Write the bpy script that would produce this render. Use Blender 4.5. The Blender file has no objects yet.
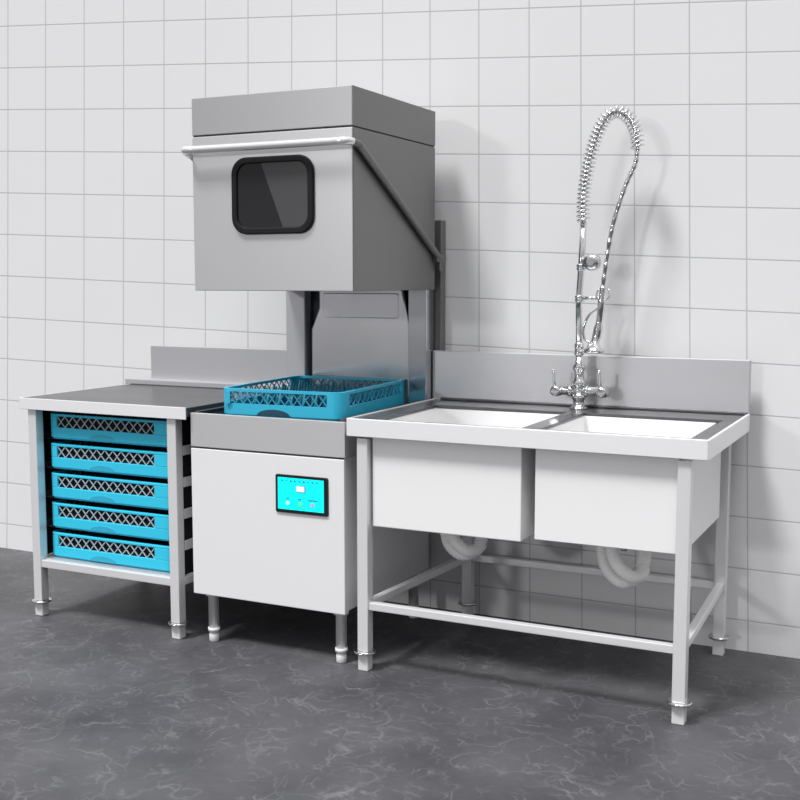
import bpy, bmesh, math, random
from mathutils import Vector, Matrix
random.seed(4)
SC = bpy.context.scene
COL = SC.collection
SC.view_settings.view_transform = 'Standard'
SC.view_settings.look = 'None'
SC.cycles.caustics_reflective = False

# ------------------------------------------------------------------ materials
def mat(name, col, rough=.4, metal=0., spec=.5, emit=0., bump=0., brushed=0., vary=0.):
    m = bpy.data.materials.new(name); m.use_nodes = True
    nt = m.node_tree; b = nt.nodes['Principled BSDF']
    b.inputs['Base Color'].default_value = (*col, 1)
    b.inputs['Roughness'].default_value = rough
    b.inputs['Metallic'].default_value = metal
    b.inputs['Specular IOR Level'].default_value = spec
    if emit:
        b.inputs['Emission Color'].default_value = (*col, 1)
        b.inputs['Emission Strength'].default_value = emit
    if brushed or vary:
        tc = nt.nodes.new('ShaderNodeTexCoord'); mp = nt.nodes.new('ShaderNodeMapping')
        mp.inputs['Scale'].default_value = (3, 3, 160) if brushed else (6, 6, 6)
        nz = nt.nodes.new('ShaderNodeTexNoise'); nz.inputs['Scale'].default_value = 2.; nz.inputs['Detail'].default_value = 3
        nt.links.new(tc.outputs['Object'], mp.inputs[0]); nt.links.new(mp.outputs[0], nz.inputs[0])
        mr = nt.nodes.new('ShaderNodeMapRange')
        mr.inputs[3].default_value = max(.02, rough - (brushed or vary)); mr.inputs[4].default_value = rough + (brushed or vary)
        nt.links.new(nz.outputs[0], mr.inputs[0]); nt.links.new(mr.outputs[0], b.inputs['Roughness'])
    return m

M = {}
M['white_steel'] = mat('white_satin_steel', (.91, .91, .92), .38, .2, brushed=.05)
M['basin_steel'] = mat('basin_satin_steel', (.95, .95, .95), .42, .1, brushed=.05)
M['panel_steel'] = mat('front_panel_steel', (.91, .91, .925), .36, .15, brushed=.05)
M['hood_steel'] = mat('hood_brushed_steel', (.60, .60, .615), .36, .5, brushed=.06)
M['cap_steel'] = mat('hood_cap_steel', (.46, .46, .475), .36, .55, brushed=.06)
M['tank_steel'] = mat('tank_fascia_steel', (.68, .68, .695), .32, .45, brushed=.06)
M['shaded_steel'] = mat('shade_darkened_steel', (.20, .20, .20), .34, .6, brushed=.06)  # shade of the hood's right side darkened into the base colour
M['splash_steel'] = mat('splash_brushed_steel', (.58, .58, .60), .34, .5, brushed=.05)
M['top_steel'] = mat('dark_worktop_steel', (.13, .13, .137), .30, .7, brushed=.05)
M['leg_steel'] = mat('leg_tube_steel', (.86, .86, .87), .3, .35, brushed=.04)
M['gloss_steel'] = mat('polished_steel', (.62, .63, .65), .16, .95, vary=.04)
M['plate_steel'] = mat('column_plate_steel', (.93, .93, .95), .16, .8, vary=.04)
M['chrome'] = mat('chrome', (.78, .78, .79), .08, 1., vary=.02)
M['bar'] = mat('bright_bar_steel', (.9, .9, .9), .22, .5, vary=.03)
M['seam'] = mat('dark_seam', (.03, .03, .035), .6, vary=.05)
M['dark'] = mat('inner_shade_black', (.012, .013, .016), .6, .0, spec=.15, vary=.05)  # near-black standing in for shade inside the table and shelf racks
M['navy'] = mat('recess_shade_navy', (.01, .022, .032), .25, .3, vary=.05)  # shade of the column recess put into the colour
M['blue'] = mat('cyan_blue_plastic', (.03, .47, .69), .42, vary=.05)
M['blue_shelf'] = mat('shade_lifted_blue_plastic', (.035, .60, .84), .42, vary=.05)  # lighter copy of the rack blue, offsets the shade under the tabletop
M['blue_recess_shade'] = mat('recess_shade_blue_plastic', (.03, .42, .62), .45, vary=.05)  # rack blue darkened to paint the hand recess's shade
M['blue_lattice'] = mat('blue_lattice_plastic', (.03, .33, .50), .45, vary=.05)
M['blue_peg'] = mat('peg_blue_plastic', (.015, .20, .32), .45, vary=.05)
M['grey_lattice'] = mat('pale_lattice_plastic', (.42, .52, .57), .5, vary=.05)
M['blue_shade'] = mat('shaded_blue_plastic', (.008, .06, .10), .5, vary=.05)  # rack blue darkened with the shade inside the open rack and its recess
M['black'] = mat('black_bezel', (.006, .006, .007), .3, vary=.05)
M['rubber'] = mat('black_rubber_gasket', (.009, .009, .01), .5, spec=.25, vary=.05)
M['screen'] = mat('cyan_screen', (.0, .86, .86), .3, emit=.55, vary=.02)
M['scr_white'] = mat('screen_pale_pink', (.9, .75, .74), .4, emit=.4, vary=.02)
M['scr_cyan'] = mat('screen_pale_cyan', (.5, .9, .9), .4, emit=.4, vary=.02)
M['scr_ink'] = mat('screen_ink', (.02, .25, .4), .4, vary=.02)
M['scr_green'] = mat('screen_green', (.15, .85, .25), .4, emit=.3, vary=.02)
M['scr_pink'] = mat('screen_pink', (.6, .38, .6), .4, emit=.2, vary=.02)
M['hose'] = mat('grey_white_hose', (.92, .91, .90), .45, vary=.06)
M['teal'] = mat('teal_fitting', (.05, .55, .55), .4, vary=.05)
M['foot'] = mat('pale_foot_plastic', (.72, .72, .73), .45, vary=.05)

def glass_window():
    m = mat('smoked_glass', (.02, .02, .022), .12, 0, vary=.02)
    return m
M['glass'] = glass_window()
M['glass_reflection'] = mat('painted_pane_reflection', (.075, .075, .078), .2, 0, vary=.02)  # paler grey paints a reflection across the pane

def wall_material():
    m = bpy.data.materials.new('white_wall_tile'); m.use_nodes = True
    nt = m.node_tree; N = nt.nodes; L = nt.links; b = N['Principled BSDF']
    b.inputs['Roughness'].default_value = .45; b.inputs['Specular IOR Level'].default_value = .2
    tc = N.new('ShaderNodeTexCoord'); sp = N.new('ShaderNodeSeparateXYZ'); L.new(tc.outputs['Object'], sp.inputs[0])
    def mth(op, a, c=None):
        n = N.new('ShaderNodeMath'); n.operation = op
        for i, v in enumerate((a, c)):
            if v is None: continue
            if isinstance(v, (int, float)): n.inputs[i].default_value = v
            else: L.new(v, n.inputs[i])
        return n.outputs[0]
    x0, z = sp.outputs[0], sp.outputs[2]
    # columns narrow gently towards the right, courses taper gently with them
    x = mth('SUBTRACT', x0, mth('MULTIPLY', mth('MULTIPLY', mth('SUBTRACT', x0, 1.1), .026), mth('SUBTRACT', 1.65, z)))
    xa = mth('SUBTRACT', x, .016); xb = mth('SUBTRACT', x, 1.042)
    n = mth('ADD', mth('MULTIPLY', xa, 4.873), mth('MULTIPLY', mth('MULTIPLY', xa, xb), .158))
    den = mth('SUBTRACT', 1.0446, mth('MULTIPLY', x, .031))
    zz = mth('DIVIDE', z, den)
    t = mth('SUBTRACT', 1.71, zz)
    v = mth('SUBTRACT', mth('DIVIDE', t, .1715), mth('MULTIPLY', mth('MULTIPLY', t, t), .13))
    def dist(u):       # distance to nearest integer
        return mth('ABSOLUTE', mth('SUBTRACT', mth('FRACT', mth('ADD', u, 100.5)), .5))
    dx = mth('MULTIPLY', dist(n), .2); dz = mth('MULTIPLY', dist(v), .173)
    d = mth('MINIMUM', dx, dz)
    mr = N.new('ShaderNodeMapRange'); mr.inputs[1].default_value = .0012; mr.inputs[2].default_value = .0032
    mr.interpolation_type = 'SMOOTHSTEP'; L.new(d, mr.inputs[0])
    nz = N.new('ShaderNodeTexNoise'); nz.inputs['Scale'].default_value = 3; L.new(tc.outputs['Object'], nz.inputs[0])
    cr = N.new('ShaderNodeMix'); cr.data_type = 'RGBA'
    cr.inputs[6].default_value = (.79, .79, .795, 1); cr.inputs[7].default_value = (.815, .815, .82, 1)
    L.new(nz.outputs[0], cr.inputs[0])
    mx = N.new('ShaderNodeMix'); mx.data_type = 'RGBA'
    mx.inputs[6].default_value = (.52, .52, .53, 1); L.new(mr.outputs[0], mx.inputs[0]); L.new(cr.outputs[2], mx.inputs[7])
    L.new(mx.outputs[2], b.inputs['Base Color'])
    bp = N.new('ShaderNodeBump'); bp.inputs['Strength'].default_value = .25; bp.inputs['Distance'].default_value = .002
    L.new(mr.outputs[0], bp.inputs['Height']); L.new(bp.outputs[0], b.inputs['Normal'])
    return m

def floor_material():
    m = bpy.data.materials.new('dark_grey_veined_stone'); m.use_nodes = True
    nt = m.node_tree; N = nt.nodes; L = nt.links; b = N['Principled BSDF']
    tc = N.new('ShaderNodeTexCoord')
    mp = N.new('ShaderNodeMapping'); mp.inputs['Rotation'].default_value = (0, 0, .6); L.new(tc.outputs['Object'], mp.inputs[0])
    n1 = N.new('ShaderNodeTexNoise'); n1.inputs['Scale'].default_value = 2.2; n1.inputs['Detail'].default_value = 8; n1.inputs['Roughness'].default_value = .62
    L.new(mp.outputs[0], n1.inputs[0])
    base = N.new('ShaderNodeValToRGB'); e = base.color_ramp.elements
    e[0].position = .35; e[0].color = (.058, .057, .063, 1); e[1].position = .68; e[1].color = (.108, .107, .114, 1)
    L.new(n1.outputs[0], base.inputs[0])
    # veins: warped voronoi edges broken up by noise
    wn = N.new('ShaderNodeTexNoise'); wn.inputs['Scale'].default_value = 3.5; wn.inputs['Detail'].default_value = 5; L.new(mp.outputs[0], wn.inputs[0])
    wm = N.new('ShaderNodeMix'); wm.data_type = 'RGBA'; wm.inputs[0].default_value = .34
    L.new(mp.outputs[0], wm.inputs[6]); L.new(wn.outputs[1], wm.inputs[7])
    col = base.outputs[0]
    for sc, w, amt, seed in ((3.6, .022, .48, 0), (8.5, .038, .46, 5), (19., .07, .48, 9)):
        vo = N.new('ShaderNodeTexVoronoi'); vo.feature = 'DISTANCE_TO_EDGE'; vo.inputs['Scale'].default_value = sc
        L.new(wm.outputs[2], vo.inputs['Vector'])
        mr = N.new('ShaderNodeMapRange'); mr.inputs[1].default_value = 0; mr.inputs[2].default_value = w; mr.inputs[3].default_value = 1; mr.inputs[4].default_value = 0
        L.new(vo.outputs['Distance'], mr.inputs[0])
        nb = N.new('ShaderNodeTexNoise'); nb.inputs['Scale'].default_value = 4.5 + seed; nb.inputs['Detail'].default_value = 6
        L.new(mp.outputs[0], nb.inputs[0])
        m2 = N.new('ShaderNodeMapRange'); m2.inputs[1].default_value = .46; m2.inputs[2].default_value = .70; m2.inputs[4].default_value = amt
        L.new(nb.outputs[0], m2.inputs[0])
        mu = N.new('ShaderNodeMath'); mu.operation = 'MULTIPLY'; L.new(mr.outputs[0], mu.inputs[0]); L.new(m2.outputs[0], mu.inputs[1])
        mx = N.new('ShaderNodeMix'); mx.data_type = 'RGBA'; mx.inputs[7].default_value = (.24, .24, .25, 1)
        L.new(mu.outputs[0], mx.inputs[0]); L.new(col, mx.inputs[6]); col = mx.outputs[2]
    L.new(col, b.inputs['Base Color'])
    b.inputs['Roughness'].default_value = .5; b.inputs['Specular IOR Level'].default_value = .25
    return m

# ------------------------------------------------------------------ mesh helpers
def NB(): return bmesh.new()
def box(bm, x0, x1, y0, y1, z0, z1):
    vs = [bm.verts.new(p) for p in ((x0,y0,z0),(x1,y0,z0),(x1,y1,z0),(x0,y1,z0),(x0,y0,z1),(x1,y0,z1),(x1,y1,z1),(x0,y1,z1))]
    for f in ((0,3,2,1),(4,5,6,7),(0,1,5,4),(1,2,6,5),(2,3,7,6),(3,0,4,7)): bm.faces.new([vs[i] for i in f])
    return bm
def bar(bm, a, b, w, t=None, up=(0,1,0)):
    """rectangular bar from a to b, w wide, t thick (along up)"""
    a, b = Vector(a), Vector(b); t = t or w
    d = (b - a).normalized(); u = Vector(up); u = (u - d * u.dot(d)).normalized(); s = d.cross(u)
    vs = []
    for p in (a, b):
        for i, j in ((-1,-1),(1,-1),(1,1),(-1,1)): vs.append(bm.verts.new(p + s * (i * w / 2) + u * (j * t / 2)))
    for f in ((0,1,2,3),(7,6,5,4),(0,4,5,1),(1,5,6,2),(2,6,7,3),(3,7,4,0)): bm.faces.new([vs[i] for i in f])
    return bm
def smooth_path(pts, n=6):
    P = [Vector(p) for p in pts]; out = []
    for i in range(len(P) - 1):
        p0 = P[max(i-1, 0)]; p1 = P[i]; p2 = P[i+1]; p3 = P[min(i+2, len(P)-1)]
        for k in range(n):
            t = k / n
            out.append(.5 * ((2*p1) + (p2-p0)*t + (2*p0-5*p1+4*p2-p3)*t*t + (-p0+3*p1-3*p2+p3)*t**3))
    out.append(P[-1]); return out
def tube(bm, pts, r, n=12, caps=True):
    P = [Vector(p) for p in pts]; rs = r if isinstance(r, (list, tuple)) else [r] * len(P)
    T = []
    for i in range(len(P)): T.append((P[min(i+1, len(P)-1)] - P[max(i-1, 0)]).normalized())
    u = T[0].orthogonal().normalized(); rings = []
    for i, p in enumerate(P):
        u = (u - T[i] * u.dot(T[i])).normalized(); v = T[i].cross(u)
        rings.append([bm.verts.new(p + (u * math.cos(2*math.pi*k/n) + v * math.sin(2*math.pi*k/n)) * rs[i]) for k in range(n)])
    for a, b in zip(rings, rings[1:]):
        for k in range(n):
            f = bm.faces.new((a[k], a[(k+1) % n], b[(k+1) % n], b[k])); f.smooth = True
    if caps:
        bm.faces.new(rings[0][::-1]); bm.faces.new(rings[-1])
    return bm
def lathe(bm, c, prof, n=20, axis='z'):
    """prof = [(offset along axis, radius)]"""
    rings = []
    for h, r in prof:
        ring = []
        for k in range(n):
            a = 2*math.pi*k/n; p, q = r*math.cos(a), r*math.sin(a)
            ring.append(bm.verts.new(Vector(c) + Vector({'z': (p,q,h), 'y': (q,h,p), 'x': (h,p,q)}[axis])))
        rings.append(ring)
    for a, b in zip(rings, rings[1:]):
        for k in range(n):
            f = bm.faces.new((a[k], a[(k+1) % n], b[(k+1) % n], b[k])); f.smooth = True
    bm.faces.new(rings[0][::-1]); bm.faces.new(rings[-1]); return bm
def rrect(x0, x1, z0, z1, r, n=6):
    pts = []
    for cx, cz, a0 in ((x1-r, z1-r, 0), (x0+r, z1-r, 90), (x0+r, z0+r, 180), (x1-r, z0+r, 270)):
        for k in range(n+1):
            a = math.radians(a0 + 90*k/n); pts.append((cx + r*math.cos(a), cz + r*math.sin(a)))
    return pts
def plate(bm, pts2, y0, y1):
    """2D outline in XZ extruded along Y"""
    a = [bm.verts.new((x, y0, z)) for x, z in pts2]; b = [bm.verts.new((x, y1, z)) for x, z in pts2]
    bm.faces.new(a); bm.faces.new(b[::-1])
    for i in range(len(a)): bm.faces.new((a[i], b[i], b[(i+1) % len(a)], a[(i+1) % len(a)]))
    return bm
def ring_plate(bm, out2, in2, y0, y1):
    n = len(out2)
    V = [[bm.verts.new((x, y, z)) for x, z in o] for o, y in ((out2,y0),(in2,y0),(in2,y1),(out2,y1))]
    for a, b in ((0,1),(1,2),(2,3),(3,0)):
        for i in range(n): bm.faces.new((V[a][i], V[a][(i+1)%n], V[b][(i+1)%n], V[b][i]))
    return bm
def strip(bm, path, thick, z0, z1):
    """upright wall of given thickness following an open XY path"""
    n = len(path); P = [Vector((p[0], p[1], 0)) for p in path]; rings = []
    for i, p in enumerate(P):
        d = (P[min(i+1,n-1)] - P[max(i-1,0)]).normalized(); nrm = Vector((-d.y, d.x, 0))
        q = p + nrm * thick
        rings.append([bm.verts.new((p.x,p.y,z0)), bm.verts.new((p.x,p.y,z1)), bm.verts.new((q.x,q.y,z1)), bm.verts.new((q.x,q.y,z0))])
    for a, b in zip(rings, rings[1:]):
        for k in range(4): bm.faces.new((a[k], a[(k+1)%4], b[(k+1)%4], b[k]))
    bm.faces.new(rings[0][::-1]); bm.faces.new(rings[-1]); return bm

BASE = {}
def thing(name, loc, label, cat, group=None):
    o = bpy.data.objects.new(name, None); COL.objects.link(o); o.location = loc
    o.empty_display_size = .1
    o['label'] = label; o['category'] = cat
    if group: o['group'] = group
    BASE[o] = Vector(loc); return o
def obj(name, bm, m, parent=None, bevel=0., label=None, smooth=False):
    base = BASE[parent] if parent else Vector((0,0,0))
    bmesh.ops.recalc_face_normals(bm, faces=bm.faces[:])
    for v in bm.verts: v.co -= base
    me = bpy.data.meshes.new(name); bm.to_mesh(me); bm.free()
    me.materials.append(m)
    o = bpy.data.objects.new(name, me); COL.objects.link(o); o.parent = parent
    BASE[o] = base
    if bevel:
        b = o.modifiers.new('bevel', 'BEVEL'); b.width = bevel; b.segments = 2; b.limit_method = 'ANGLE'; b.angle_limit = math.radians(40)
    if smooth:
        for p in me.polygons: p.use_smooth = True
    if label: o['label'] = label
    return o

# ------------------------------------------------------------------ the setting
WY = .757
w = obj('wall_back', box(NB(), -4.5, 5.5, WY, WY + .15, -.02, 3.4), wall_material()); w['kind'] = 'structure'
f = obj('floor', box(NB(), -4.5, 5.5, -4.6, WY, -.1, 0.), floor_material()); f['kind'] = 'structure'

# ------------------------------------------------------------------ shared leg pieces
def square_leg(parent, x0, y0, z1, w=.041, h=.051):
    leg = obj('leg', box(NB(), x0, x0+w, y0, y0+w, h+.007, z1), M['leg_steel'], parent, .0025)
    bm = NB()
    lathe(bm, (x0+w/2, y0+w/2, h-.001), [(0, .034), (.002, .036), (.007, .036), (.009, .034)], 24)
    obj('collar', bm, M['chrome'], leg)
    obj('foot', box(NB(), x0+.001, x0+w-.001, y0+.001, y0+w-.001, 0, h), M['foot'], leg, .003)
    return leg

# ------------------------------------------------------------------ rack table (left)
T = thing('rack_table', (.30, .33, 0), 'stainless steel side table with backsplash holding five blue racks underneath', 'table')
ZT = .823
bm = NB()
box(bm, -.077, .672, 0.0, .66, .790, ZT)
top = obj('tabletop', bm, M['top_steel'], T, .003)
bm = NB(); box(bm, -.079, .674, -.004, 0.0, .783, ZT+.002); box(bm, -.081, -.077, -.004, .66, .783, ZT+.002)
obj('apron', bm, M['white_steel'], T, .0015)
bm = NB(); box(bm, -.105, .672, .62, .672, ZT, ZT+.024)
obj('rear_ledge', bm, M['splash_steel'], T, .004)
bm = NB(); box(bm, -.004, .686, .668, .69, ZT+.02, .985)
obj('backsplash', bm, M['splash_steel'], T, .003)
for x0 in (-.052, .583):
    for y0 in (.008, .60): square_leg(T, x0, y0, .79, .038)
bm = NB(); box(bm, -.018, .586, .012, .036, .188, .216); box(bm, -.018, .586, .612, .636, .188, .216)
box(bm, -.051, -.023, .048, .602, .188, .216); box(bm, .592, .620, .048, .602, .188, .216)
obj('lower_frame', bm, M['leg_steel'], T, .002)
obj('lower_shelf', box(NB(), -.04, .60, .03, .62, .216, .2205), M['splash_steel'], T, .001)
RZ = [.221 + .1125*i for i in range(5)]
for i in range(1, 5):
    z = RZ[i]
    for s in (0, 1):
        bm = NB()
        if s == 0: box(bm, -.041, .05, .07, .60, z-.004, z-.0008); box(bm, -.041, -.037, .06, .60, z-.0008, z+.02)
        else: box(bm, .55, .618, .05, .602, z-.004, z-.0008); box(bm, .614, .620, .05, .602, z-.022, z+.012)
        obj('rack_runner', bm, M['leg_steel'] if s else M['seam'], T, .0008)  # left runners blackened to paint the shade beside the racks
obj('back_shade_sheet', box(NB(), -.042, .585, .636, .642, .22, .79), M['dark'], T)  # dark sheets added to paint the shade inside the table
obj('side_shade_sheet', box(NB(), -.046, -.042, .05, .62, .2205, .79), M['dark'], T)
obj('side_shade_sheet', box(NB(), .608, .611, .05, .62, .2205, .79), M['dark'], T)

# ------------------------------------------------------------------ dish racks
def rack(name, loc, W, D, H, label, cat, group, lattice_mat, inner_mat, pegs, zb=.46, wl=.075, wr=.12, recess_mat=None):
    """loc = front left bottom corner"""
    R = thing(name, (loc[0]+W/2, loc[1]+D/2, loc[2]), label, cat, group)
    x0, y0, z0 = loc; x1, y1 = x0+W, y0+D; r = .04; th = .010
    base = BASE[R]
    def arc(cx, cy, a0, n=6, rr=r): return [(cx + rr*math.cos(math.radians(a0+90*k/n)), cy + rr*math.sin(math.radians(a0+90*k/n))) for k in range(n+1)]
    A = [arc(x0+r, y0+r, 180), arc(x1-r, y0+r, 270), arc(x1-r, y1-r, 0), arc(x0+r, y1-r, 90)]   # anticlockwise
    full = A[0] + A[1] + A[2] + A[3]; full = full + [full[0]]
    bm = NB()
    zl, zu = z0 + H*zb, z0 + H*.90
    strip(bm, full, th, z0 + .006, zl)
    strip(bm, [(p[0], p[1]) for p in full], th + .004, zu, z0 + H)
    # foot lip
    inset = []
    for a, (cx, cy, a0) in zip(A, ((x0+r, y0+r, 180), (x1-r, y0+r, 270), (x1-r, y1-r, 0), (x0+r, y1-r, 90))): inset += arc(cx, cy, a0, 6, r-.006)
    inset.append(inset[0]); strip(bm, inset, th, z0, z0 + .008)
    # corner posts between the four lattice windows
    mL, mR = wl*W, wr*W; ms = .10*D
    strip(bm, [(x0, y0+ms)] + A[0] + [(x0+mL, y0)], th, zl, zu)
    strip(bm, [(x1-mR, y0)] + A[1] + [(x1, y0+ms)], th, zl, zu)
    strip(bm, [(x1, y1-ms)] + A[2] + [(x1-mR, y1)], th, zl, zu)
    strip(bm, [(x0+mL, y1)] + A[3] + [(x0, y1-ms)], th, zl, zu)
    obj('rack_body', bm, M['blue' if pegs else 'blue_shelf'], R, .002)
    # lattice windows
    hz = zu - zl
    def lat(p, q, n, nrm):
        bm = NB(); p, q = Vector(p), Vector(q)
        for k in range(n):
            a = p.lerp(q, k/n); b = p.lerp(q, (k+1)/n); up = Vector((0,0,hz))
            bar(bm, a, b+up, .0032, .003, nrm); bar(bm, a+up, b, .0032, .003, nrm)
        return bm
    n = 12
    obj('lattice', lat((x0+mL, y0+.004, zl), (x1-mR, y0+.004, zl), n, (0,1,0)), lattice_mat, R)
    obj('lattice', lat((x0+mL, y1-.004, zl), (x1-mR, y1-.004, zl), n, (0,1,0)), lattice_mat, R)
    obj('lattice', lat((x0+.004, y0+ms, zl), (x0+.004, y1-ms, zl), n, (1,0,0)), lattice_mat, R)
    obj('lattice', lat((x1-.004, y0+ms, zl), (x1-.004, y1-ms, zl), n, (1,0,0)), lattice_mat, R)
    # base grid
    bm = NB()
    g = 12
    for k in range(1, g):
        x = x0 + W*k/g; bar(bm, (x, y0+th, z0+.012), (x, y1-th, z0+.012), .006, .006)
        y = y0 + D*k/g; bar(bm, (x0+th, y, z0+.012), (x1-th, y, z0+.012), .006, .006, (0,0,1))
    obj('base_grid', bm, inner_mat, R)
    # raised half-oval slab, darker blue painting in the shade of a hand recess
    cx = x0 + W*.45; pts = [(cx - .066, z0+.0065), (cx + .066, z0+.0065)] + [(cx + .062*math.cos(math.radians(a)), z0+.0065 + .021*math.sin(math.radians(a))) for a in range(8, 180, 12)]
    obj('hand_recess_shade', plate(NB(), pts, y0 - .0015, y0 + .004), recess_mat or M['blue_recess_shade'], R)
    if pegs:
        for i in range(7):
            y = y0 + D*(.14 + .12*i); bm = NB()
            for j in range(9):
                x = x0 + W*(.1 + .1*j)
                tube(bm, [(x, y, z0+.012), (x, y+.008, z0+.05), (x, y+.018, z0+.082)], [.007, .0055, .003], 8)
            obj('peg_row', bm, M['blue_peg'], R)
    else:
        bm = NB()
        ii = .016
        strip(bm, [(x0+ii+.03, y0+ii), (x1-ii-.03, y0+ii)], .002, z0+.014, z0+H*.93)
        strip(bm, [(x1-ii, y0+ii+.03), (x1-ii, y1-ii-.03)], .002, z0+.014, z0+H*.93)
        obj('inner_shade_liner', bm, inner_mat, R)  # dark strips added to paint the shade behind the lattice
    return R
names = ['topmost', 'second from the top', 'middle', 'fourth from the top', 'lowest']
r0 = rack('dish_rack', (-.006, .053, RZ[4]), .586, .52, .094, 'topmost blue dish rack in the side table, just under the tabletop', 'dish rack',
          'blue dish racks stored under the side table', M['grey_lattice'], M['dark'], False, .46, .085, .15)
labels = ['second blue dish rack from the top, on runners under the side table',
          'middle blue dish rack of the five stored under the side table',
          'fourth blue dish rack from the top, next above the lowest in the side table',
          'lowest blue dish rack, lying on the bottom shelf of the side table']
for i, lab in enumerate(labels):
    c = r0.copy(); COL.objects.link(c); c.location.z = RZ[3-i]; c.location.x -= .0025*(i+1); c['label'] = lab
    for ch in list(r0.children):
        d = ch.copy(); COL.objects.link(d); d.parent = c
rt = rack('dish_rack', (.755, .07, .7985), .462, .565, .093, 'open blue dish rack with pegs on top of the dishwasher, below the hood', 'dish rack', None,
     M['blue_lattice'], M['blue_shade'], True, .46, .06, .12, M['blue_shade'])

rt.rotation_euler.z = math.radians(3.5)
# ------------------------------------------------------------------ dishwasher
D = thing('dishwasher', (.98, .35, 0), 'stainless steel hood dishwasher with raised hood, dark window and cyan touch screen', 'dishwasher')
X0, X1 = .677, 1.277
bm = NB(); box(bm, X0+.004, X1-.004, .03, .68, .178, .688)
cab = obj('cabinet', bm, M['panel_steel'], D, .003)
obj('front_panel', box(NB(), X0, X1, .018, .032, .174, .684), M['panel_steel'], cab, .002)
obj('seam', box(NB(), X0+.006, X1-.006, .0245, .66, .683, .692), M['seam'], cab)
bm = NB(); box(bm, X0, X1+.003, .018, .03, .690, .806)
box(bm, X0, X0+.012, .03, .68, .690, .802); box(bm, X1-.009, X1+.003, .03, .68, .690, .802); box(bm, X0, X1, .66, .68, .690, .802)
obj('wash_tank', bm, M['tank_steel'], D, .002)
bm = NB(); box(bm, X0+.012, X1-.009, .03, .66, .70, .74); 
for x in (.80, 1.22): box(bm, x-.012, x+.012, .03, .66, .74, .797)
obj('tank_tray', bm, M['top_steel'], D, .002)
obj('tank_rim', box(NB(), X1-.026, X1-.006, .035, .62, .795, .815), M['top_steel'], D, .003)
obj('tank_rim', box(NB(), X0+.006, X0+.02, .035, .62, .795, .810), M['top_steel'], D, .003)
# legs
for x, y in ((.734, .055), (1.243, .055), (.734, .61), (1.243, .61)):
    bm = NB(); lathe(bm, (x, y, 0), [(.04, .0185), (.165, .0185), (.165, .026), (.18, .026)], 20)
    lg = obj('leg', bm, M['leg_steel'], D)
    bm = NB(); lathe(bm, (x, y, 0), [(0, .015), (.004, .0175), (.026, .0175), (.03, .015), (.036, .015), (.038, .021), (.05, .021)], 20)
    obj('foot', bm, M['foot'], lg)
# control panel
cp = obj('control_panel', plate(NB(), rrect(1.021, 1.219, .494, .621, .006), .012, .02), M['black'], D, .001)
obj('screen', box(NB(), 1.031, 1.205, .0105, .0125, .506, .612), M['screen'], cp)
def mark(name, x0, x1, z0, z1, m): obj(name, box(NB(), x0, x1, .0092, .0106, z0, z1), m, cp)
bm = NB()
for k in range(9):
    x = 1.045 + k*.0165; h = (.006, .004, .007, .006, .005, .007, .004, .006, .005)[k]
    box(bm, x, x+.004, .0095, .0106, .6055-h, .6055); box(bm, x+.005, x+.009, .0095, .0106, .603-h*.5, .603)
obj('status_bar_marks', bm, M['scr_ink'], cp)
mark('screen_tile', 1.101, 1.137, .566, .589, M['scr_ink']); 
obj('screen_tile', box(NB(), 1.103, 1.134, .0088, .0094, .568, .587), M['scr_white'], cp)
for x0_, ws in ((1.063, (.005, .004)), (1.108, (.005, .006)), (1.147, (.006, .007, .005, .006, .005))):
    x = x0_; bm = NB()
    for w_ in ws: box(bm, x, x+w_, .0095, .0106, .5405, .545); x += w_ + .0018
    obj('button_caption', bm, M['scr_ink'], cp)
for x, m_ in ((1.069, 'scr_cyan'), (1.118, 'scr_green'), (1.164, 'scr_pink')):
    bm = NB(); lathe(bm, (x, .0098, .528), [(-.0008, .0068), (.0008, .0068)], 16, 'y'); obj('screen_button', bm, M[m_], cp)

# rear column under the hood
bm = NB(); box(bm, .688, .772, .625, .69, .80, 1.24)
obj('column_post', bm, M['splash_steel'], D, .004)
bm = NB(); box(bm, 1.213, 1.287, .625, .69, .80, 1.24)
obj('column_post', bm, M['gloss_steel'], D, .004)
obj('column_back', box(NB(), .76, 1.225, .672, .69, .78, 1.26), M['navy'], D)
inner = [(.786, .80), (1.207, .80), (1.207, 1.085), (1.178, 1.225), (.822, 1.225), (.822, 1.15), (.788, 1.07)]
ip = obj('inner_back_plate', plate(NB(), inner, .648, .664), M['plate_steel'], D, .006)
bm = NB(); plate(bm, rrect(.842, 1.162, 1.115, 1.208, .008), .6445, .65); obj('pressed_panel', bm, M['plate_steel'], ip, .003)
bm = NB(); box(bm, 1.266, 1.312, .698, .74, .80, 1.475)
obj('guide_post', bm, M['shaded_steel'], D, .003)
# hood
HX0, HX1, HY0, HY1, HZ0, HZ1 = .696, 1.306, .033, .655, 1.222, 1.858
bm = NB()
t = .012
box(bm, HX0, HX1-.002, HY0, HY0+t, HZ0, 1.731)
box(bm, HX0, HX0+t, HY0+t, HY1, HZ0, 1.731); box(bm, HX0+t, HX1-t, HY1-t, HY1, HZ0, 1.731)
hood = obj('hood', bm, M['hood_steel'], D, .002)
obj('hood_side_panel', box(NB(), HX1-t, HX1, HY0+.0015, HY1, HZ0, 1.731), M['shaded_steel'], hood, .002)
obj('hood_liner', box(NB(), HX0+t, HX1-t, HY0+t, HY1-t, 1.60, 1.732), M['seam'], hood)
obj('seam', box(NB(), HX0+.003, HX1-.003, HY0+.003, HY1-.003, 1.728, 1.738), M['seam'], hood)
bm = NB(); box(bm, HX0, HX1-.002, HY0, HY1, 1.736, HZ1)
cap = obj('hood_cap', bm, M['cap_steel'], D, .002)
obj('cap_side_panel', box(NB(), HX1-.002, HX1, HY0+.0015, HY1, 1.736, HZ1-.001), M['shaded_steel'], cap)
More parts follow.
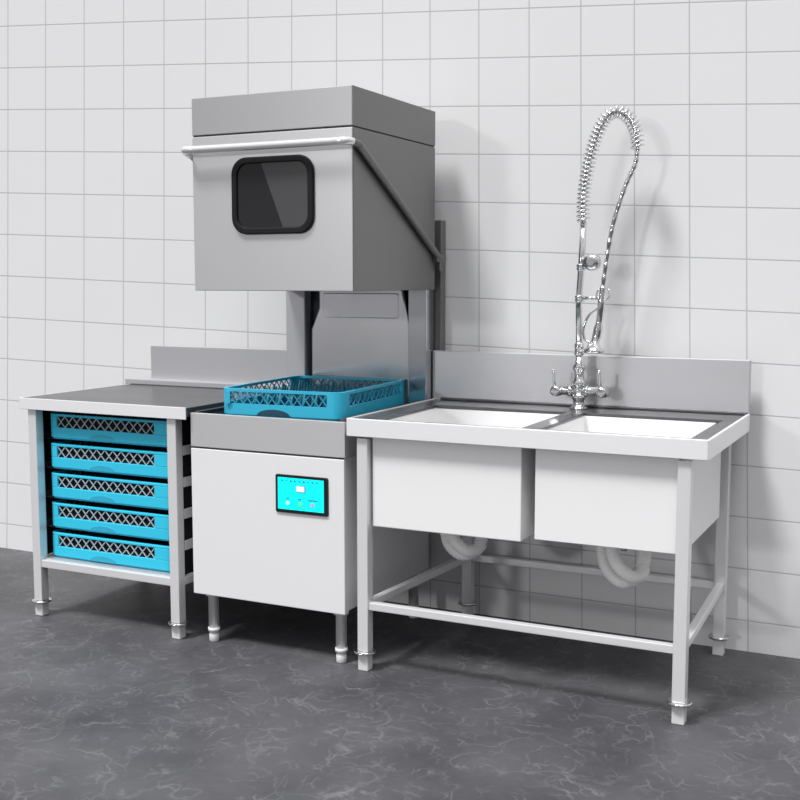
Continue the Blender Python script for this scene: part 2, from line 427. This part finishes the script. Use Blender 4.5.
# window
wx0, wx1, wz0, wz1 = .857, 1.167, 1.406, 1.655
wf = obj('window_gasket', ring_plate(NB(), rrect(wx0, wx1, wz0, wz1, .055, 8), rrect(wx0+.021, wx1-.021, wz0+.021, wz1-.021, .04, 8), HY0-.012, HY0+.002), M['rubber'], hood, .004)
obj('window_pane', plate(NB(), rrect(wx0+.014, wx1-.014, wz0+.014, wz1-.014, .045, 8), HY0-.005, HY0+.001), M['glass'], hood)
obj('pane_reflection_half', plate(NB(), [(.968, 1.640), (1.118, 1.640), (1.137, 1.634), (1.1465, 1.615), (1.1465, 1.446), (1.138, 1.43), (1.118, 1.4255), (1.052, 1.4255)], HY0-.0062, HY0-.0045), M['glass_reflection'], hood, label='painted pale reflection on half of the smoked window pane')
# handle bar with two side arms
zb, yb = 1.684, -.012
def path(side):
    xs = HX1+.013 if side > 0 else HX0-.020
    return [(xs, .655, 1.337), (xs, .60, 1.372), (xs, .09, 1.655), (xs, .045, 1.676), (xs - side*.006, .012, zb), (xs - side*.024, yb, zb), (xs - side*.06, yb, zb)]
pr = smooth_path(path(1)); pl = smooth_path(path(-1))
hb = obj('handle_bar', tube(NB(), pr[-14:] + pl[::-1][:14], .0125, 12), M['bar'], D)
bm = NB()
arm = pr[:-13]
tube(bm, arm, .0125, 12)
obj('side_arm', bm, M['shaded_steel'], D)
obj('side_arm', tube(NB(), pl[:-13], .0125, 12), M['bar'], D)
for xs in (HX1+.011, HX0-.011):
    bm = NB(); box(bm, xs-.010, xs+.010, .635, .71, 1.322, 1.348); box(bm, xs+.0, xs+.008, .66, .685, 1.29, 1.33)
    obj('arm_pivot', bm, M['shaded_steel'], D, .003)

# ------------------------------------------------------------------ double sink unit
S = thing('sink_unit', (1.86, .35, 0), 'long stainless steel sink bench with two deep basins and backsplash', 'sink')
ZS = .823; SX0, SX1 = 1.298, 2.424
B = [(1.385, 1.865), (1.925, 2.372)]; BY0, BY1 = .045, .50
bm = NB()
zt0, zt1 = ZS-.014, ZS-.004
box(bm, SX0+.002, SX1-.002, .004, BY0, zt0, zt1); box(bm, SX0+.002, SX1-.002, BY1, .672, zt0, zt1)
box(bm, SX0+.002, B[0][0], BY0, BY1, zt0, zt1); box(bm, B[0][1], B[1][0], BY0, BY1, zt0, zt1); box(bm, B[1][1], SX1-.002, BY0, BY1, zt0, zt1)
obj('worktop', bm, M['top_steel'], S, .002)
bm = NB(); box(bm, SX0, SX1, -.004, .006, .766, ZS); box(bm, SX1-.006, SX1+.003, .0, .672, .766, ZS); box(bm, SX0, SX0+.005, .0, .672, .766, ZS)
obj('apron', bm, M['white_steel'], S, .002)
bm = NB(); box(bm, SX0-.008, SX1, .672, .694, ZS-.03, .999)
obj('backsplash', bm, M['splash_steel'], S, .003)
bm = NB(); box(bm, SX0+.03, SX1-.002, .655, .672, zt1, zt1+.010)
obj('splash_fillet', bm, M['top_steel'], S, .004)
for i, (bx0, bx1) in enumerate(B):
    ox0, ox1 = (1.370, 1.872) if i == 0 else (1.915, 2.352)
    oz = (.474, .487)[i]; oy0, oy1 = .034, .60
    bm = NB()
    # outside shell, open on top, and an inside shell joined at the rim
    def cup(x0, x1, y0, y1, z0, z1): return [bm.verts.new(p) for p in ((x0,y0,z0),(x1,y0,z0),(x1,y1,z0),(x0,y1,z0),(x0,y0,z1),(x1,y0,z1),(x1,y1,z1),(x0,y1,z1))]
    o_ = cup(ox0, ox1, oy0, oy1, oz, zt0); n_ = cup(bx0, min(bx1, ox1-.004), BY0, BY1, oz+.012, zt0)
    for a in (o_, n_):
        bm.faces.new([a[k] for k in (0,3,2,1)])
        for k in range(4): bm.faces.new((a[k], a[(k+1)%4], a[(k+1)%4+4], a[k+4]))
    for k in range(4): bm.faces.new((o_[k+4], o_[(k+1)%4+4], n_[(k+1)%4+4], n_[k+4]))
    bas = obj('basin', bm, M['basin_steel'], S, .007)
    cx = (bx0+bx1)/2
    bm = NB(); lathe(bm, (cx, .28, oz+.0125), [(0, .045), (.002, .045), (.003, .035), (.001, .02)], 24); obj('drain', bm, M['chrome'], bas)
for x0, y0 in ((1.327, .010), (2.339, .010), (1.412, .668), (2.329, .668)): square_leg(S, x0, y0, .76 if y0 < .1 else .79, .038, .057)
def brace(a, b): obj('brace', bar(NB(), a, b, .025, .025, (0,0,1)), M['leg_steel'], S, .0025)
zb_ = .215; zr_ = .236
brace((1.360, .029, zb_), (2.342, .029, zb_)); brace((1.448, .687, zr_), (2.332, .687, zr_))
brace((1.348, .046, zb_), (1.428, .670, zr_)); brace((2.358, .046, zb_), (2.348, .670, zr_))
# drain hoses: corrugated, looped under each basin
def hose(cx, cy, zt, dep, teal):
    P = smooth_path([(cx-.055, cy, zt+.004), (cx-.054, cy-.005, zt-dep*.35), (cx-.034, cy-.02, zt-dep*.72), (cx+.012, cy-.03, zt-dep*.93), (cx+.055, cy-.02, zt-dep*.80),
         (cx+.070, cy+.005, zt-dep*.45), (cx+.058, cy+.03, zt-dep*.12), (cx+.045, cy+.04, zt+.004)], 14)
    Q = smooth_path([(cx-.022, cy-.03, zt+.004), (cx-.014, cy-.055, zt-dep*.25), (cx+.012, cy-.072, zt-dep*.52), (cx+.045, cy-.066, zt-dep*.72), (cx+.066, cy-.04, zt-dep*.74), (cx+.074, cy-.012, zt-dep*.62)], 14)
    for pp in (P, Q):
        bm = NB(); tube(bm, pp, [.0205 + .0009*math.sin(k*1.9) for k in range(len(pp))], 14)
        obj('drain_hose', bm, M['hose'], S)
    bm = NB(); lathe(bm, (cx+.015, cy-.02, zt-.04), [(0, .010), (.012, .014), (.044, .014)], 16)
    obj('hose_fitting', bm, M['teal' if teal else 'chrome'], S, label='teal hose fitting' if teal else None)
hose(1.585, .26, .474, .118, True)
hose(2.134, .20, .487, .145, False)

# ------------------------------------------------------------------ pre-rinse spray faucet
FX, FY = 1.862, .60
F = thing('spray_faucet', (FX, FY, ZS-.004), 'tall chrome pre-rinse spray faucet with spring hose standing behind the basins', 'faucet')
z0 = ZS-.004
bm = NB()
lathe(bm, (FX, FY, z0), [(0, .03), (.006, .03), (.010, .021), (.03, .018), (.036, .024), (.05, .024), (.052, .020), (.078, .020), (.083, .026), (.094, .026), (.1, .018), (.13, .016), (.136, .022), (.148, .022), (.154, .015), (.185, .014)], 20)
body = obj('faucet_body', bm, M['chrome'], F)
bm = NB(); tube(bm, [(FX-.075, FY, z0+.062), (FX+.082, FY, z0+.062)], .0155, 14)
for s in (-1, 1): lathe(bm, (FX+s*.03, FY, z0+.062), [(-.006, .02), (.006, .02)], 16, 'x')
obj('mixer_arms', bm, M['chrome'], body)
for s, xx in ((-1, FX-.076), (1, FX+.085)):
    bm = NB()
    lathe(bm, (xx, FY-.005, z0+.062), [(-.03, .012), (-.026, .017), (-.012, .018), (.0, .022), (.02, .022)], 16, 'y')
    hd = obj('valve', bm, M['chrome'], F)
    bm = NB(); tube(bm, smooth_path([(xx, FY-.02, z0+.066), (xx-.004, FY-.024, z0+.092), (xx-.006, FY-.03, z0+.135)], 5), [.006]*5 + [.005]*6, 10)
    obj('lever', bm, M['chrome'], hd)
bm = NB(); tube(bm, [(FX, FY, z0+.18), (FX-.002, FY, 1.19), (FX+.006, FY, 1.31), (FX+.012, FY, 1.455)], .0115, 14)
riser = obj('riser_pipe', bm, M['chrome'], F)
for z, xo, h in ((1.024, 0, .022), (1.195, 0, .012), (1.30, .005, .012)):
    bm = NB(); lathe(bm, (FX+xo, FY, z), [(-h, .012), (-h+.003, .0165), (-.002, .0165), (0, .0135), (.002, .0165), (h-.003, .0165), (h, .012)], 16)
    obj('pipe_coupling', bm, M['chrome'], riser)
bm = NB()     # round stop valve half way up the pipe
tube(bm, [(FX+.006, FY, 1.305), (FX+.04, FY-.012, 1.309)], .0125, 12)
lathe(bm, (FX+.052, FY-.03, 1.316), [(-.022, .012), (-.018, .026), (.006, .030), (.02, .024), (.03, .012)], 18, 'y')
obj('stop_valve', bm, M['chrome'], F)
# spring and hose
arc = smooth_path([(1.874, FY, 1.452), (1.872, FY, 1.50), (1.878, FY, 1.575), (1.896, FY, 1.665), (1.922, FY, 1.745), (1.955, FY, 1.796), (1.992, FY, 1.806), (2.028, FY, 1.778), (2.05, FY, 1.730), (2.055, FY, 1.682)], 14)
def helix(path, r0, turns, per=12):
    L = [0]
    for a, b in zip(path, path[1:]): L.append(L[-1] + (b-a).length)
    out = []; n = turns*per; j = 0
    for i in range(n+1):
        s = L[-1]*i/n
        while j < len(L)-2 and L[j+1] < s: j += 1
        t = (s - L[j])/max(L[j+1]-L[j], 1e-6); p = path[j].lerp(path[j+1], t); d = (path[j+1]-path[j]).normalized()
        u = Vector((0,1,0)); v = d.cross(u); a = 2*math.pi*i/per
        out.append(p + (u*math.cos(a) + v*math.sin(a))*r0)
    return out
obj('spring', tube(NB(), helix(arc, .0215, 38), .0030, 6), M['chrome'], F)
hp = arc + smooth_path([(2.055, FY, 1.682), (2.048, FY-.004, 1.63), (2.018, FY-.012, 1.56), (1.982, FY-.02, 1.44), (1.962, FY-.02, 1.33), (1.948, FY-.02, 1.225)], 12)[1:]
obj('hose', tube(NB(), hp, [.0085 + .0010*math.sin(k*1.5) for k in range(len(hp))], 10), M['chrome'], F)
bm = NB(); tube(bm, [(FX, FY, 1.197), (FX+.07, FY-.015, 1.196)], .006, 10)
hk = [Vector((FX+.088 + .022*math.cos(math.radians(a)), FY-.02 + .006*math.sin(math.radians(a)), 1.21 + .022*math.sin(math.radians(a)))) for a in range(130, 420, 15)]
tube(bm, hk, .0035, 8)
obj('hose_bracket', bm, M['chrome'], F)
bm = NB()   # spray gun hanging down
tube(bm, smooth_path([(1.948, FY-.02, 1.235), (1.944, FY-.02, 1.18), (1.938, FY-.02, 1.12), (1.930, FY-.022, 1.07), (1.924, FY-.03, 1.045)], 5), [.010]*4 + [.013]*4 + [.012]*4 + [.016]*4 + [.015]*5, 14)
gun = obj('spray_gun', bm, M['chrome'], F)
bm = NB(); lathe(bm, (1.922, FY-.032, 1.012), [(0, .024), (.004, .036), (.012, .036), (.02, .024), (.04, .015)], 22)
obj('spray_head', bm, M['chrome'], gun)
bm = NB(); tube(bm, smooth_path([(1.938, FY-.02, 1.165), (1.905, FY-.03, 1.14), (1.888, FY-.036, 1.095), (1.892, FY-.036, 1.06), (1.912, FY-.034, 1.048)], 6), .0042, 8)
obj('squeeze_lever', bm, M['chrome'], gun)

F.location.x += .010; F.rotation_euler.y = -.010
# ------------------------------------------------------------------ light
def sun(name, d, strength, ang):
    l = bpy.data.lights.new(name, 'SUN'); l.energy = strength; l.angle = math.radians(ang)
    o = bpy.data.objects.new(name, l); COL.objects.link(o)
    o.rotation_euler = Vector(d).to_track_quat('-Z', 'Y').to_euler(); o.location = (0, -2, 4); return o
e, az = math.radians(61), math.radians(27)
sun('key_sun', (math.sin(az)*math.cos(e), math.cos(az)*math.cos(e), -math.sin(e)), 2.75, 12)
sun('fill_sun', (-math.sin(.6)*math.cos(1.13), math.cos(.6)*math.cos(1.13), -math.sin(1.13)), 1.1, 25)
sun('low_sun', (.242, .722, -.127), .32, 3.5)
wd = bpy.data.worlds.new('studio'); SC.world = wd; wd.use_nodes = True
nt = wd.node_tree; bg = nt.nodes['Background']
tc = nt.nodes.new('ShaderNodeTexCoord'); sp = nt.nodes.new('ShaderNodeSeparateXYZ'); nt.links.new(tc.outputs['Generated'], sp.inputs[0])
rp = nt.nodes.new('ShaderNodeValToRGB'); mr = nt.nodes.new('ShaderNodeMapRange'); mr.inputs[1].default_value = -1; mr.inputs[2].default_value = 1
nt.links.new(sp.outputs[2], mr.inputs[0]); nt.links.new(mr.outputs[0], rp.inputs[0])
el = rp.color_ramp.elements; el[0].position = .44; el[0].color = (.09, .09, .094, 1); el[1].position = .75; el[1].color = (.62, .62, .63, 1)
hz_ = el.new(.495); hz_.color = (.40, .40, .41, 1); hz_ = el.new(.56); hz_.color = (.27, .27, .28, 1)
nt.links.new(rp.outputs[0], bg.inputs[0]); bg.inputs[1].default_value = 1.

# ------------------------------------------------------------------ camera
cam = bpy.data.cameras.new('camera'); co = bpy.data.objects.new('camera', cam); COL.objects.link(co)
co.location = (3.00920, -3.11561, 1.25951)
co.rotation_euler = (math.radians(90 - 6.0965), 0, math.radians(26.0643))
cam.sensor_width = 36; cam.lens = 36*1129.49/800
SC.camera = co
